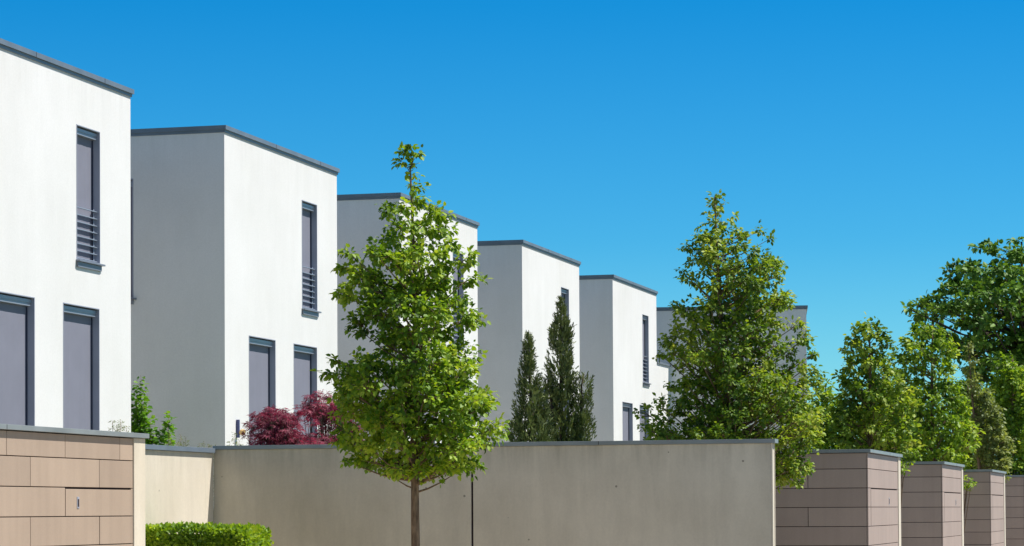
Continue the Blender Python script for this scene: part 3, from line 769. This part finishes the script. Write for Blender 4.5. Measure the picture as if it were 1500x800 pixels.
# ------------------------------------------------------------------ clipped hedge
def hedge():
    rng = np.random.default_rng(77)
    o = Vector((-2.84, 28.25, 0)); h = 1.6-.185; ln, dp = 2.1, .75
    root = empty('clipped_hedge', o, -TH); tag(root, 'clipped bright green hedge at the foot of the cream garden wall', 'hedge')
    n = 26000; face = rng.choice(4, n, p=[.36, .44, .12, .08]); a, b = rng.uniform(0, 1, n), rng.uniform(0, 1, n); P = np.zeros((n, 3)); Nn = np.zeros((n, 3))
    top = face == 0; P[top] = np.stack([-ln*a, dp*b, np.full(n, h)], 1)[top]; Nn[top] = (0, 0, 1)
    fr = face == 1; P[fr] = np.stack([-ln*a, np.zeros(n), h*(.35+.65*b)], 1)[fr]; Nn[fr] = (0, -1, .2)
    en = face == 2; P[en] = np.stack([np.zeros(n), dp*a, h*(.35+.65*b)], 1)[en]; Nn[en] = (1, 0, .2)
    bk = face == 3; P[bk] = np.stack([-ln*a, np.full(n, dp), h*(.35+.65*b)], 1)[bk]; Nn[bk] = (0, 1, .2)
    # rounded arris and uneven growth
    for x0, s in ((0.0, 1),):
        e = np.clip((P[:, 0]+.10)/.10, 0, 1); P[:, 2] -= e*e*.05*(P[:, 2] > h-.12)
    P += rng.normal(size=(n, 3))*.015; P[:, 2] += .010*np.sin(P[:, 0]*5.3)*(P[:, 2] > h-.1)*np.cos(P[:, 0]*2.1+1)
    U = Nn*.8 + rng.normal(size=(n, 3))*.6; U[:, 2] += .35
    leaf_mesh('foliage', P, U, Nn+rng.normal(size=(n, 3))*.6, rng.uniform(.03, .06, n), M['leafH'], root, 'kite')
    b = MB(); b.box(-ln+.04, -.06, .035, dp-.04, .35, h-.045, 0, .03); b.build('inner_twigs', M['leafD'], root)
    s = MB()
    for i in range(9): s.tube([(-ln*(i+.5)/9, dp/2, 0), (-ln*(i+.5)/9+.02, dp/2, .5)], [.018, .012], 6)
    s.build('stem', M['barkd'], root)
hedge()

# ------------------------------------------------------------------ light, sky
sd = (N_*.484 + R_*.164 + Vector((0, 0, .86))).normalized()
elev = math.asin(sd.z); azim = math.atan2(sd.x, sd.y)
ld = bpy.data.lights.new('sun', 'SUN'); ld.energy = 4.95; ld.angle = math.radians(.53); ld.color = (1, .95, .875)
lo = bpy.data.objects.new('sun', ld); COL.objects.link(lo); lo.rotation_euler = (-sd).to_track_quat('-Z', 'Y').to_euler(); lo.location = (20, 20, 40)
W = bpy.data.worlds.new('World'); S.world = W; W.use_nodes = True; nt = W.node_tree
bg = nt.nodes['Background']; sk = nt.nodes.new('ShaderNodeTexSky'); sk.sky_type = 'NISHITA'; sk.sun_disc = False
sk.sun_elevation = elev; sk.sun_rotation = azim; sk.altitude = 500; sk.air_density = 1.0; sk.dust_density = .15; sk.ozone_density = 3.0
tc = nt.nodes.new('ShaderNodeTexCoord'); sx = nt.nodes.new('ShaderNodeSeparateXYZ'); nt.links.new(tc.outputs['Generated'], sx.inputs[0])
rp = ramp(nt, sx.outputs['Z'], [(0.0, (.44, .71, .78)), (.045, (.27, .64, .77)), (.10, (.12, .53, .75)), (.19, (.022, .46, .74)), (.34, (.42, .46, .47)), (.8, (.62, .56, .53))])
tint = mixc(nt, 'MULTIPLY', 1.0, sk.outputs[0], rp.outputs[0])
nt.links.new(tint, bg.inputs[0]); bg.inputs[1].default_value = .122

# ------------------------------------------------------------------ camera
cd = bpy.data.cameras.new('camera'); cd.sensor_width = 36; cd.sensor_fit = 'HORIZONTAL'; cd.lens = 36*F/1500
cd.shift_y = (SH-400)/1500; cd.clip_start = .1; cd.clip_end = 5000
co = bpy.data.objects.new('camera', cd); COL.objects.link(co)
co.matrix_world = Matrix.Translation((0, 0, EYE)) @ Matrix.Rotation(math.pi/2 + PITCH, 4, 'X') @ Matrix.Rotation(-ROLL, 4, 'Z')
S.camera = co
S.view_settings.view_transform = 'Standard'; S.view_settings.look = 'None'; S.view_settings.gamma = 1; S.view_settings.exposure = .45
S.render.engine = 'CYCLES'; S.cycles.max_bounces = 8; S.cycles.diffuse_bounces = 5; S.cycles.transmission_bounces = 4
